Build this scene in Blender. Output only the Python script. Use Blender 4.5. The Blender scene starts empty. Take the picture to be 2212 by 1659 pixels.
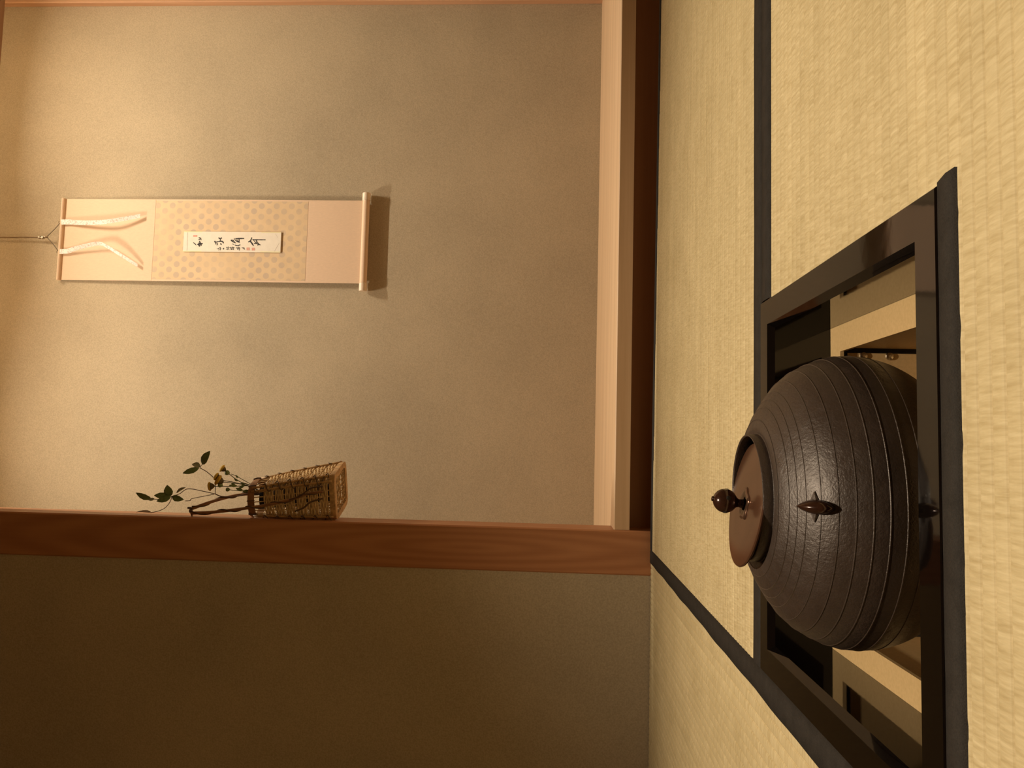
import bpy, math, random
from mathutils import Vector, Matrix
random.seed(7)
scene = bpy.context.scene
col = scene.collection
R_ = math.radians

# ------------------------------------------------------------------ camera (held sideways, low above the mats)
def cam_basis(p, y, r):
    cy, sy, cp, sp = math.cos(y), math.sin(y), math.cos(p), math.sin(p)
    F = Vector((sy*cp, cy*cp, sp)); Rt = Vector((cy, -sy, 0)); U = Rt.cross(F)
    return Rt*math.cos(r)+U*math.sin(r), U*math.cos(r)-Rt*math.sin(r), F
Rt, Up, Fw = cam_basis(.0532, .0756, .0206)
cd = bpy.data.cameras.new('camera'); cam = bpy.data.objects.new('camera', cd); col.objects.link(cam)
ax, ay, az = -Up, Rt, -Fw
cam.matrix_world = Matrix(((ax.x, ay.x, az.x, 0), (ax.y, ay.y, az.y, 0), (ax.z, ay.z, az.z, .2462), (0, 0, 0, 1)))
cd.sensor_fit = 'HORIZONTAL'; cd.sensor_width = 36; cd.lens = 36*1680.8/2212; cd.clip_start = .01
scene.camera = cam

# ------------------------------------------------------------------ world, lights, exposure
w = bpy.data.worlds.new('world'); scene.world = w; w.use_nodes = True
w.node_tree.nodes['Background'].inputs[0].default_value = (.9, .72, .5, 1)
w.node_tree.nodes['Background'].inputs[1].default_value = .02
vs = scene.view_settings
vs.view_transform = 'Standard'; vs.look = 'None'; vs.gamma = 1; vs.use_curve_mapping = False
vs.exposure = 0.0
WARM = (1.0, .83, .61)
def aim(o, d): o.rotation_euler = Vector(d).to_track_quat('-Z', 'Y').to_euler()
def area(name, loc, d, sx, sy, power, color=WARM, spread=180):
    l = bpy.data.lights.new(name, 'AREA'); l.shape = 'RECTANGLE'; l.size = sx; l.size_y = sy
    l.energy = power; l.color = color; l.spread = R_(spread)
    o = bpy.data.objects.new(name, l); col.objects.link(o); o.location = loc; aim(o, d); return o
def spot(name, loc, d, power, ang, blend, rad, color=WARM):
    l = bpy.data.lights.new(name, 'SPOT'); l.energy = power; l.color = color
    l.spot_size = R_(ang); l.spot_blend = blend; l.shadow_soft_size = rad
    o = bpy.data.objects.new(name, l); col.objects.link(o); o.location = loc; aim(o, d); return o
ALC = (1.0, .885, .71)
area('alcove_lamp_right', (1.16, 2.10, 2.68), (0, 0, -1), .30, .03, 18, ALC, 136)
area('alcove_lamp_left', (.06, 2.10, 2.68), (0, 0, -1), .30, .03, 15.8, ALC, 136)
spot('ceiling_downlight', (.12, .30, 2.30), (.01, .12, -1), 230, 78, .9, .05)

# ------------------------------------------------------------------ material helpers
class N:
    def __init__(s, name):
        s.m = bpy.data.materials.new(name); s.m.use_nodes = True
        s.t = s.m.node_tree; s.b = s.t.nodes['Principled BSDF']; s._p = None
    def new(s, t, **k):
        n = s.t.nodes.new(t)
        for a, v in k.items(): setattr(n, a, v)
        return n
    def link(s, a, b): s.t.links.new(a, b)
    def pos(s):
        if s._p is None: s._p = s.new('ShaderNodeNewGeometry').outputs['Position']
        return s._p
    def mapped(s, scale, src=None, rot=(0, 0, 0)):
        n = s.new('ShaderNodeMapping'); n.inputs['Scale'].default_value = scale; n.inputs['Rotation'].default_value = rot
        s.link(src or s.pos(), n.inputs[0]); return n.outputs[0]
    def noise(s, vec, scale, detail=3, rough=.5, dist=0):
        n = s.new('ShaderNodeTexNoise'); s.link(vec, n.inputs['Vector'])
        n.inputs['Scale'].default_value = scale; n.inputs['Detail'].default_value = detail
        n.inputs['Roughness'].default_value = rough; n.inputs['Distortion'].default_value = dist
        return n.outputs[0]
    def math(s, op, a, b=None, c=None):
        n = s.new('ShaderNodeMath', operation=op)
        for i, v in enumerate((a, b, c)):
            if v is None: continue
            if isinstance(v, (int, float)): n.inputs[i].default_value = v
            else: s.link(v, n.inputs[i])
        return n.outputs[0]
    def ramp(s, fac, stops):
        n = s.new('ShaderNodeValToRGB'); s.link(fac, n.inputs[0]); e = n.color_ramp.elements
        while len(e) < len(stops): e.new(.5)
        for i, (p, c) in enumerate(stops): e[i].position = p; e[i].color = (*c, 1)
        return n.outputs[0]
    def mix(s, fac, a, b, mode='MIX'):
        n = s.new('ShaderNodeMix', data_type='RGBA', blend_type=mode)
        for i, v in ((0, fac), (6, a), (7, b)):
            if isinstance(v, (int, float)): n.inputs[i].default_value = v
            elif isinstance(v, tuple): n.inputs[i].default_value = (*v, 1)
            else: s.link(v, n.inputs[i])
        return n.outputs[2]
    def bump(s, h, dist, strength=1.0):
        n = s.new('ShaderNodeBump'); n.inputs['Strength'].default_value = strength; n.inputs['Distance'].default_value = dist
        s.link(h, n.inputs['Height']); s.link(n.outputs[0], s.b.inputs['Normal'])
    def set(s, color=None, rough=.5, metal=0, spec=None, ior=None, coat=None):
        if color is not None:
            if isinstance(color, tuple): s.b.inputs['Base Color'].default_value = (*color, 1)
            else: s.link(color, s.b.inputs['Base Color'])
        if isinstance(rough, (int, float)): s.b.inputs['Roughness'].default_value = rough
        else: s.link(rough, s.b.inputs['Roughness'])
        s.b.inputs['Metallic'].default_value = metal
        if spec is not None: s.b.inputs['Specular IOR Level'].default_value = spec
        if ior is not None: s.b.inputs['IOR'].default_value = ior
        if coat is not None: s.b.inputs['Coat Weight'].default_value = coat; s.b.inputs['Coat Roughness'].default_value = .08
        return s.m
M = {}
def plain(name, color, rough=.5, metal=0, var=.12, scale=40, bump=0, spec=None, stretch=(1, 1, 1)):
    n = N(name); v = n.mapped(stretch)
    f = n.noise(v, scale, 4, .6)
    lo = tuple(c*(1-var) for c in color); hi = tuple(min(1, c*(1+var)) for c in color)
    c = n.ramp(f, [(.3, lo), (.7, hi)])
    if bump: n.bump(f, bump)
    M[name] = n.set(c, rough, metal, spec); return n
def plaster(name, c):
    n = N(name); p = n.pos()
    big = n.noise(p, 2.2, 4, .55); fine = n.noise(p, 260, 3, .6); mid = n.noise(p, 38, 5, .65)
    lo = tuple(x*.9 for x in c); hi = tuple(min(1, x*1.09) for x in c)
    a = n.ramp(big, [(.3, lo), (.7, hi)])
    b = n.ramp(fine, [(.35, (.86, .85, .83)), (.65, (1.06, 1.05, 1.04))])
    cc = n.mix(1.0, a, b, 'MULTIPLY')
    h = n.math('ADD', n.math('MULTIPLY', fine, .5), n.math('MULTIPLY', mid, .9))
    n.bump(h, .0016, .6)
    M[name] = n.set(cc, .95, spec=.15)
plaster('plaster', (.50, .41, .285))
def wood(name, c1, c2, axis, scale=1.0, rough=.45, figure=0.0, spec=.4, fine=.5):
    """grain running along axis; optional cathedral figure"""
    n = N(name); s = [26*scale, 26*scale, 26*scale]; s[axis] = 1.1*scale
    v = n.mapped(tuple(s))
    warp = n.noise(v, 1.0, 4, .55, .6)
    wv = n.new('ShaderNodeTexWave', wave_type='RINGS' if figure else 'BANDS', bands_direction='X', wave_profile='SIN')
    if figure:
        ms = [9.0*scale, 9.0*scale, 9.0*scale]; ms[axis] = .75*scale
        mv = n.new('ShaderNodeMapping'); mv.inputs['Scale'].default_value = ms
        off = [2.35, -17.5, -.33]; mv.inputs['Location'].default_value = off
        n.link(n.pos(), mv.inputs[0]); n.link(mv.outputs[0], wv.inputs[0])
        wv.wave_type = 'RINGS'; wv.rings_direction = 'SPHERICAL'
        wv.inputs['Scale'].default_value = 2.1; wv.inputs['Distortion'].default_value = figure; wv.inputs['Detail'].default_value = 2
        wv.inputs['Detail Scale'].default_value = .6
        f = n.math('ADD', n.math('MULTIPLY', wv.outputs['Fac'], .34), n.math('MULTIPLY', warp, .66))
    else:
        f = n.math('ADD', n.math('MULTIPLY', warp, 1.0), 0)
    fs = [180*scale]*3; fs[axis] = 3*scale
    fin = n.noise(n.mapped(tuple(fs)), 1.0, 3, .6)
    f = n.math('ADD', n.math('MULTIPLY', f, 1-fine*.45), n.math('MULTIPLY', fin, fine*.45))
    c = n.ramp(f, [(.32, c1), (.68, c2)])
    n.bump(fin, .0003, .4)
    M[name] = n.set(c, rough, spec=spec)
wood('pale_wood', (.56, .36, .20), (.70, .48, .29), 0, rough=.5)
wood('post_wood', (.40, .165, .070), (.50, .225, .100), 2, rough=.42, figure=2.2)
wood('riser_wood', (.36, .165, .075), (.44, .22, .105), 0, rough=.5)
wood('lintel_wood', (.40, .20, .09), (.52, .28, .14), 0, rough=.5)
wood('corner_wood', (.52, .28, .15), (.68, .40, .24), 2, rough=.5)
wood('ceiling_wood', (.40, .27, .15), (.52, .37, .22), 0, rough=.6)
wood('sub_wood', (.30, .2, .12), (.42, .3, .18), 0, rough=.7)

PITCH = .01412
def rush(name, across):
    n = N(name); sp = n.new('ShaderNodeSeparateXYZ'); n.link(n.pos(), sp.inputs[0])
    a = sp.outputs[across]; b = sp.outputs[1-across]
    t = n.math('DIVIDE', a, PITCH); idx = n.math('FLOOR', t); fr = n.math('FRACT', t)
    par = n.math('MULTIPLY', n.math('PINGPONG', idx, 1.0), 1.0)
    def rowvec(kb, kf):
        c_ = n.new('ShaderNodeCombineXYZ'); n.link(n.math('MULTIPLY', b, kb), c_.inputs[0])
        n.link(n.math('MULTIPLY', idx, 5.37), c_.inputs[1]); n.link(n.math('MULTIPLY', fr, kf), c_.inputs[2]); return c_.outputs[0]
    wob = n.noise(rowvec(70, .3), 1.0, 2, .5)
    ph = n.math('ADD', n.math('ADD', n.math('DIVIDE', b, .0034), n.math('MULTIPLY', par, .5)), n.math('MULTIPLY', wob, .9))
    # rush strands lean a little inside every row
    ph = n.math('ADD', ph, n.math('MULTIPLY', fr, .6))
    h2 = n.math('SINE', n.math('MULTIPLY', ph, 6.2832))
    dome = n.math('SINE', n.math('MULTIPLY', fr, 3.14159))
    h = n.math('MULTIPLY', n.math('ADD', n.math('MULTIPLY', h2, .5), .5), dome)
    strand = n.noise(rowvec(330, .5), 1.0, 3, .6)
    rowtone = n.noise(rowvec(1.2, 0), 1.0, 2, .5)
    patch = n.noise(n.pos(), 9, 3, .5)
    c = n.ramp(strand, [(.28, (.51, .40, .215)), (.5, (.60, .49, .285)), (.74, (.70, .585, .36))])
    c2 = n.ramp(patch, [(.3, (.93, .92, .88)), (.7, (1.05, 1.05, 1.04))])
    c = n.mix(1.0, c, c2, 'MULTIPLY')
    c = n.mix(1.0, c, n.ramp(rowtone, [(.3, (.93, .92, .90)), (.7, (1.05, 1.05, 1.05))]), 'MULTIPLY')
    n.bump(n.math('ADD', h, n.math('MULTIPLY', strand, .35)), .0005, .55)
    M[name] = n.set(c, .62, spec=.3)
rush('rush_cross', 1); rush('rush_deep', 0)

def cloth_border(name):
    n = N(name); p = n.pos()
    f = n.noise(p, 900, 2, .5); g = n.noise(p, 60, 4, .6)
    c = n.ramp(n.math('ADD', n.math('MULTIPLY', f, .5), n.math('MULTIPLY', g, .5)), [(.35, (.019, .0155, .0125)), (.68, (.037, .031, .026))])
    n.bump(f, .0006, .6); M[name] = n.set(c, .8, spec=.25)
cloth_border('border_cloth')

n = N('black_lacquer'); f = n.noise(n.pos(), 90, 3, .5)
n.bump(f, .00004, .5); M['black_lacquer'] = n.set((.003, .0022, .002), n.ramp(n.noise(n.pos(), 40, 4, .6), [(.3, (.035,)*3), (.75, (.075,)*3)]), spec=.5, ior=1.52)
n = N('gold_enamel'); f = n.noise(n.pos(), 300, 3, .5)
M['gold_enamel'] = n.set(n.ramp(f, [(.3, (.56, .385, .18)), (.7, (.63, .44, .215))]), .42, metal=.15, spec=.5)
plain('dark_gap', (.03, .022, .016), .8)
plain('steel', (.55, .5, .42), .25, 1.0, var=.08)
plain('heater_iron', (.04, .035, .03), .6, .6)

n = N('kettle_iron'); p = n.pos()
fine = n.noise(p, 420, 4, .65); mid = n.noise(p, 90, 4, .6); big = n.noise(p, 14, 3, .5)
c = n.ramp(big, [(.3, (.045, .030, .022)), (.7, (.064, .042, .031))])
n.bump(n.math('ADD', n.math('MULTIPLY', fine, .8), mid), .0010, .6)
M['kettle_iron'] = n.set(c, n.ramp(mid, [(.3, (.36,)*3), (.7, (.50,)*3)]), metal=.25, spec=.75)
n = N('lid_bronze'); f = n.noise(n.pos(), 30, 3, .5)
M['lid_bronze'] = n.set(n.ramp(f, [(.3, (.085, .038, .020)), (.7, (.11, .050, .027))]), .22, metal=.25, spec=.6)
plain('knob_bronze', (.045, .018, .010), .16, .35, var=.25, scale=120, spec=.7)
plain('seat_bronze', (.15, .08, .05), .2, .7)

plain('silk_plain', (.80, .585, .41), .7, var=.04, scale=300, spec=.25, stretch=(1, 1, .25))
# middle silk: gold-beige ground with staggered grey-pink printed dots
n = N('silk_dots'); sp = n.new('ShaderNodeSeparateXYZ'); n.link(n.pos(), sp.inputs[0])
row = n.math('DIVIDE', n.math('SUBTRACT', sp.outputs[0], .5745), .0207); ri = n.math('FLOOR', row)
fx = n.math('SUBTRACT', n.math('FRACT', row), .5)
cz = n.math('ADD', n.math('DIVIDE', sp.outputs[2], .0582), n.math('MULTIPLY', n.math('PINGPONG', ri, 1.0), .5))
fz = n.math('SUBTRACT', n.math('FRACT', cz), .5)
# dots are wider than a row: test the own row and both neighbours
def dot(dx, shift):
    zz = n.math('SUBTRACT', n.math('FRACT', n.math('ADD', cz, shift)), .5)
    a = n.math('MULTIPLY', n.math('ADD', fx, dx), .0207); b = n.math('MULTIPLY', zz, .0582)
    d = n.math('SQRT', n.math('ADD', n.math('MULTIPLY', a, a), n.math('MULTIPLY', b, b)))
    return n.math('SUBTRACT', 1.0, n.math('SMOOTH_MIN', n.math('MAXIMUM', n.math('DIVIDE', n.math('SUBTRACT', d, .0104), .0024), 0.0), 1.0, .05))
dm = n.math('MAXIMUM', dot(0, 0), n.math('MAXIMUM', dot(1, .5), dot(-1, .5)))
fade = n.ramp(n.noise(n.pos(), 9, 3, .5), [(.35, (.35,)*3), (.6, (1,)*3)])
g = n.noise(n.pos(), 14, 4, .6)
ground = n.ramp(g, [(.3, (.70, .51, .31)), (.7, (.78, .58, .36))])
cc = n.mix(n.math('MULTIPLY', n.math('MULTIPLY', dm, fade), .8), ground, (.55, .42, .32))
M['silk_dots'] = n.set(cc, .6, spec=.3)
plain('card_paper', (.86, .78, .66), .75, var=.03, scale=60, spec=.2)
plain('card_gold', (.85, .78, .48), .45, .1, var=.03, spec=.4)
plain('ink', (.014, .009, .009), .7)
plain('seal_red', (.72, .36, .27), .7, var=.25, scale=500)
plain('pencil_line', (.52, .46, .38), .8)
n = N('brocade'); f = n.noise(n.pos(), 170, 3, .7)
M['brocade'] = n.set(n.ramp(f, [(.40, (.66, .52, .44)), (.47, (.90, .83, .76)), (.7, (.94, .90, .84))]), .55)
plain('roller_wood', (.86, .70, .54), .4, var=.06, scale=20)
plain('cord', (.20, .16, .11), .8, var=.4, scale=400)
plain('hook_metal', (.42, .34, .24), .3, .9)

plain('bamboo_light', (.66, .45, .22), .42, var=.25, scale=120, spec=.45)
plain('bamboo_mid', (.50, .30, .13), .42, var=.35, scale=90, spec=.45)
plain('bamboo_red', (.30, .14, .06), .38, var=.3, scale=60, spec=.45)
plain('vine_dark', (.095, .05, .025), .5, var=.4, scale=90)
plain('tube_black', (.008, .007, .006), .5)
plain('leaf_green', (.20, .26, .105), .5, var=.25, scale=60, spec=.4)
plain('leaf_pale', (.33, .33, .23), .6, var=.2, scale=60, spec=.3)
plain('leaf_dry', (.24, .15, .08), .7, var=.3, scale=60)
plain('stem_brown', (.11, .055, .028), .6, var=.3, scale=90)
plain('stem_green', (.075, .075, .03), .6, var=.3, scale=90)
plain('petal_yellow', (.78, .47, .04), .6, var=.3, scale=700, bump=.001)
plain('calyx', (.13, .085, .03), .7, var=.3, scale=300)

# ------------------------------------------------------------------ mesh helpers
class MB:
    def __init__(s): s.v = []; s.f = []
    def add(s, vs_, fs):
        o = len(s.v); s.v += [tuple(v) for v in vs_]; s.f += [tuple(i+o for i in f) for f in fs]; return s
    def box(s, x0, x1, y0, y1, z0, z1):
        return s.add([(x0, y0, z0), (x1, y0, z0), (x1, y1, z0), (x0, y1, z0), (x0, y0, z1), (x1, y0, z1), (x1, y1, z1), (x0, y1, z1)],
                     [(3, 2, 1, 0), (4, 5, 6, 7), (0, 1, 5, 4), (1, 2, 6, 5), (2, 3, 7, 6), (3, 0, 4, 7)])
    def cbox(s, x0, x1, y0, y1, z0, z1, c):
        """box whose vertical edges are chamfered"""
        p = [(x0+c, y0), (x1-c, y0), (x1, y0+c), (x1, y1-c), (x1-c, y1), (x0+c, y1), (x0, y1-c), (x0, y0+c)]
        return s.prism(p, z0, z1)
    def prism(s, p, z0, z1):
        n_ = len(p)
        return s.add([(x, y, z0) for x, y in p]+[(x, y, z1) for x, y in p],
                     [tuple(range(n_-1, -1, -1)), tuple(range(n_, 2*n_))]+[(i, (i+1) % n_, (i+1) % n_+n_, i+n_) for i in range(n_)])
    def tube(s, pts, r, seg=6, closed=False, flat=1.0, caps=True):
        pts = [Vector(p) for p in pts]; n_ = len(pts)
        rr = r if isinstance(r, (list, tuple)) else [r]*n_
        vs_ = []; up = None
        for i, p in enumerate(pts):
            a = pts[(i-1) % n_] if (closed or i > 0) else p; b = pts[(i+1) % n_] if (closed or i < n_-1) else p
            t = (b-a).normalized() if (b-a).length > 1e-9 else Vector((0, 0, 1))
            if up is None: up = t.cross(Vector((.13, .21, .97)) if abs(t.z) < .95 else Vector((1, .1, 0))).normalized()
            up = (up-t*up.dot(t)).normalized(); sd = t.cross(up)
            for k in range(seg):
                q = 2*math.pi*k/seg; vs_.append(p+up*math.cos(q)*rr[i]+sd*math.sin(q)*rr[i]*flat)
        fs = []
        for i in range(n_ if closed else n_-1):
            j = (i+1) % n_
            for k in range(seg):
                l = (k+1) % seg; fs.append((i*seg+k, i*seg+l, j*seg+l, j*seg+k))
        if caps and not closed: fs += [tuple(range(seg-1, -1, -1)), tuple(range((n_-1)*seg, n_*seg))]
        return s.add(vs_, fs)
    def lathe(s, prof, c=(0, 0, 0), seg=48, cap0=True, cap1=True):
        n_ = len(prof); vs_ = []
        for r, z in prof:
            for k in range(seg):
                q = 2*math.pi*k/seg; vs_.append((c[0]+r*math.cos(q), c[1]+r*math.sin(q), c[2]+z))
        fs = [(i*seg+k, i*seg+(k+1) % seg, (i+1)*seg+(k+1) % seg, (i+1)*seg+k) for i in range(n_-1) for k in range(seg)]
        if cap0: fs.append(tuple(range(seg-1, -1, -1)))
        if cap1: fs.append(tuple(range((n_-1)*seg, n_*seg)))
        return s.add(vs_, fs)
    def grid(s, rows, closed=False):
        n_ = len(rows); m = len(rows[0])
        vs_ = [p for r in rows for p in r]
        fs = [(i*m+k, i*m+(k+1) % m, (i+1)*m+(k+1) % m, (i+1)*m+k) for i in range(n_-1) for k in range(m if closed else m-1)]
        return s.add(vs_, fs)
    def xform(s, mat): s.v = [tuple(mat @ Vector(v)) for v in s.v]; return s
    def build(s, name, mat, parent=None, smooth=False, thick=0, origin=None):
        o_ = Vector((0, 0, 0))
        if parent is not None:
            q = parent
            while q is not None: o_ += q.location; q = q.parent
        loc = Vector(origin) if origin is not None else Vector((0, 0, 0))
        if parent is not None: loc = Vector((0, 0, 0))
        me = bpy.data.meshes.new(name); base = o_ if parent is not None else loc
        me.from_pydata([tuple(Vector(v)-base) for v in s.v], [], s.f); me.validate(); me.update()
        if smooth:
            for p in me.polygons: p.use_smooth = True
        me.materials.append(M[mat] if isinstance(mat, str) else mat)
        o = bpy.data.objects.new(name, me); col.objects.link(o); o.location = loc
        if parent is not None: o.parent = parent
        if thick:
            md = o.modifiers.new('thickness', 'SOLIDIFY'); md.thickness = thick; md.offset = 0
        if smooth == 'auto':
            md = o.modifiers.new('edges', 'EDGE_SPLIT'); md.split_angle = R_(35)
        return o
def tag(o, label=None, cat=None, group=None, kind=None):
    if label: o['label'] = label
    if cat: o['category'] = cat
    if group: o['group'] = group
    if kind: o['kind'] = kind
    return o
def thing(name, loc, label, cat, group=None):
    o = bpy.data.objects.new(name, None); col.objects.link(o); o.location = loc; o.empty_display_size = .05
    return tag(o, label, cat, group)
def struct(name, mb, mat, label, cat, smooth=False):
    return tag(mb.build(name, mat, smooth=smooth), label, cat, kind='structure')
def catmull(pts, n_=8, closed=False):
    pts = [Vector(p) for p in pts]; out = []; m = len(pts)
    for i in range(m if closed else m-1):
        g = (lambda k: pts[k % m]) if closed else (lambda k: pts[max(0, min(m-1, k))])
        a, b, c, d = g(i-1), g(i), g(i+1), g(i+2)
        for k in range(n_):
            t = k/n_
            out.append(.5*((2*b)+(c-a)*t+(2*a-5*b+4*c-d)*t*t+(3*b-a-3*c+d)*t**3))
    if not closed: out.append(pts[-1])
    return out

# ------------------------------------------------------------------ room shell
D = 1.945; YB = 2.868; PXR, PXL = -.2076, -.3162; ZL, ZK = .0902, .0521
XL, XR, YN, ZC = -1.25, 1.70, -1.25, 2.35
RX0, RX1, RY0, RY1 = -.2516, .1724, .5063, .9303
FZ = -.055
struct('floor', MB().box(XL, RX0, YN, 2.06, FZ-.03, FZ).box(RX1, XR, YN, 2.06, FZ-.03, FZ)
       .box(RX0, RX1, YN, RY0, FZ-.03, FZ).box(RX0, RX1, RY1, 2.06, FZ-.03, FZ), 'sub_wood', 'plain board floor hidden under the straw mats', 'floor')
struct('wall_sleeve', MB().box(XL, PXL+.004, D+.004, D+.07, FZ, ZC), 'plaster', 'dim brown plaster wall to the left of the alcove post', 'wall')
struct('wall_left', MB().box(XL-.06, XL, YN, D+.004, FZ, ZC), 'plaster', 'plaster side wall at the left of the tea room', 'wall')
struct('wall_right', MB().box(XR, XR+.06, YN, YB+.06, FZ, 2.76), 'plaster', 'plaster side wall at the right end of the alcove', 'wall')
struct('wall_rear', MB().box(XL-.06, XR+.06, YN-.06, YN, FZ, ZC), 'plaster', 'plaster wall behind the viewer', 'wall')
struct('ceiling', MB().box(XL-.06, XR, YN-.06, D+.01, ZC, ZC+.03), 'ceiling_wood', 'wooden ceiling over the tea room', 'ceiling')
struct('wall_alcove', MB().box(-.98, XR, YB, YB+.06, 0, 2.76), 'plaster', 'sand coloured plaster wall behind the hanging scroll', 'wall')
struct('wall_alcove_end', MB().box(-1.02, -.96, D+.07, YB+.06, 0, 2.76), 'plaster', 'hidden left end wall of the alcove', 'wall')
struct('ceiling_alcove', MB().box(-1.02, XR, D+.02, YB+.06, 2.74, 2.77), 'ceiling_wood', 'wooden ceiling inside the alcove', 'ceiling')
struct('wall_above_lintel', MB().box(PXL, XR, D+.025, D+.075, 1.89, 2.76), 'plaster', 'plaster strip above the alcove lintel', 'wall')
struct('wall_sleeve_upper', MB().box(-1.02, PXL, D+.012, D+.07, ZC, 2.76), 'plaster', 'upper plaster strip over the sleeve wall', 'wall')
struct('trim_1', MB().cbox(PXL, PXR, D, D+.1086, FZ, 2.74, .0035), 'post_wood', 'square reddish wooden alcove post holding the flower basket', 'post')
struct('trim_2', MB().box(PXR, XR, D, D+.09, 1.817, 1.90), 'lintel_wood', 'dark wooden lintel at the top of the alcove opening', 'lintel')
struct('trim_3', MB().cbox(1.681, XR, YB-.03, YB, ZL, 2.74, .002), 'corner_wood', 'slim reddish corner post beside the alcove wall', 'post')
b = MB(); e = .0022
b.add([(x, y, z) for x in (PXR+.0005, XR) for y, z in ((D+.006, ZK), (D+.006, ZL-e), (D+.006+e, ZL), (YB, ZL), (YB, ZK))],
      [(4, 3, 2, 1, 0), (5, 6, 7, 8, 9)]+[(i, (i+1) % 5, (i+1) % 5+5, i+5) for i in range(5)])
b.box(-.96, PXR+.0005, D+.11, YB, ZK, ZL)
struct('floor_alcove', b, 'pale_wood', 'pale wooden board forming the raised alcove floor', 'board')
struct('trim_4', MB().box(PXR, XR, D+.080, D+.100, -.05, ZK), 'riser_wood', 'dark recessed riser board under the alcove floor', 'board')

# ------------------------------------------------------------------ straw mats
def wavy(x0, x1, f0, amp, n_, ph):
    return [(x0+(x1-x0)*i/n_, f0+amp*(math.sin(i*1.7+ph)*.6+math.sin(i*.73+ph*2)*.4)) for i in range(n_+1)]
def border(parent, a, b, axis, z=.0016, amp0=.0008, amp1=.0012):
    """a, b: (s0, s1, c) near and far edge lines along axis; slightly wavy cloth band"""
    n_ = 60
    def edge(q, amp, ph):
        out = []
        for i in range(n_+1):
            t = i/n_; s = q[0]+(q[1]-q[0])*t; c = q[2]+((q[3]-q[2])*t if len(q) > 3 else 0)
            c += amp*(math.sin(i*1.31+ph)*.5+math.sin(i*.57+ph*3)*.5)
            out.append((s, c))
        return out
    ea, eb = edge(a, amp0, 1.1), edge(b, amp1, 2.7)
    P = (lambda s, c, zz: (s, c, zz)) if axis == 0 else (lambda s, c, zz: (c, s, zz))
    rows = [[P(s, c, -.012) for s, c in ea], [P(s, c+(.0006 if b[2] > a[2] else -.0006), z*.9) for s, c in ea],
            [P(s, (c+eb[i][1])/2, z) for i, (s, c) in enumerate(ea)],
            [P(s, c-(.0006 if b[2] > a[2] else -.0006), z*.9) for s, c in eb], [P(s, c, -.012) for s, c in eb]]
    mb = MB().grid(rows); return mb.build('border_strip', 'border_cloth', parent, smooth=True)
PROF = [(0, 0), (.09, .60), (.2, .87), (.5, 1), (.8, .87), (.91, .60)]
def cover(parent, mat, c0, c1, span, axis):
    """ridged rush cover: one shallow dome for each woven row; span(c) gives where the row starts and ends"""
    mb = MB(); k = math.floor(c0/PITCH); rows = []
    H = .0017
    while k*PITCH < c1:
        for t, h in PROF:
            c = (k+t)*PITCH
            if c < c0 or c > c1: continue
            rows.append((c, -H+H*h))
        k += 1
    rows.append((c1, -H))
    for (ca, za), (cb, zb) in zip(rows[:-1], rows[1:]):
        for s0, s1 in span((ca+cb)/2):
            if axis == 0: mb.add([(s0, ca, za), (s1, ca, za), (s1, cb, zb), (s0, cb, zb)], [(0, 1, 2, 3)])
            else: mb.add([(ca, s0, za), (cb, s0, zb), (cb, s1, zb), (ca, s1, za)], [(0, 1, 2, 3)])
    return mb.build('woven_cover', mat, parent)
TXR = XR-.002
# far mat, in front of the alcove
t = thing('tatami_mat', (.7, 1.4, FZ), 'straw mat lying directly in front of the alcove step', 'tatami mat')
MB().add([(RX0, .930, FZ), (TXR, .930, FZ), (TXR, 1.855, FZ), (RX0, 1.945, FZ), (RX0, .930, -.002), (TXR, .930, -.002), (TXR, 1.855, -.002), (RX0, 1.945, -.002)],
         [(3, 2, 1, 0), (4, 5, 6, 7), (0, 1, 5, 4), (1, 2, 6, 5), (2, 3, 7, 6), (3, 0, 4, 7)]).build('core', 'sub_wood', t)
def far_edge(x): return 1.922-.050*(x-RX0)
cover(t, 'rush_cross', .964, 1.922, lambda y: [(RX0, min(TXR, RX0+(1.922-y)/.050))], 0)
border(t, (RX0, TXR, .930), (RX0, TXR, .9645), 0)
border(t, (RX0, TXR, far_edge(RX0), far_edge(TXR)), (RX0, TXR, 1.948, far_edge(TXR)+.028), 0, amp1=.0003)
# hearth mat, cut out for the hearth frame
YM = -.03
t = thing('tatami_mat', (.8, .45, FZ), 'straw mat cut out around the black hearth frame', 'tatami mat')
MB().add([(x, y, z) for z in (FZ, -.002) for x, y in ((RX0, YM), (TXR, YM), (TXR, .929), (RX1+.0005, .929), (RX1+.0005, .5055), (RX0, .5055))],
         [(5, 4, 3, 2, 1, 0), (6, 7, 8, 9, 10, 11)]+[(i, (i+1) % 6, (i+1) % 6+6, i+6) for i in range(6)]).build('core', 'sub_wood', t)
cover(t, 'rush_cross', YM+.034, .8955, lambda y: [((RX0 if y < .4835 else RX1+.0005), TXR)], 0)
border(t, (RX1+.001, TXR, .896), (RX1+.001, TXR, .9285), 0, amp0=.0016)
border(t, (RX0, RX1+.0045, .4830), (RX0, RX1+.002, .5057), 0, amp0=.0014, amp1=.0002)
border(t, (RX0, TXR, YM), (RX0, TXR, YM+.034), 0)
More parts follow.
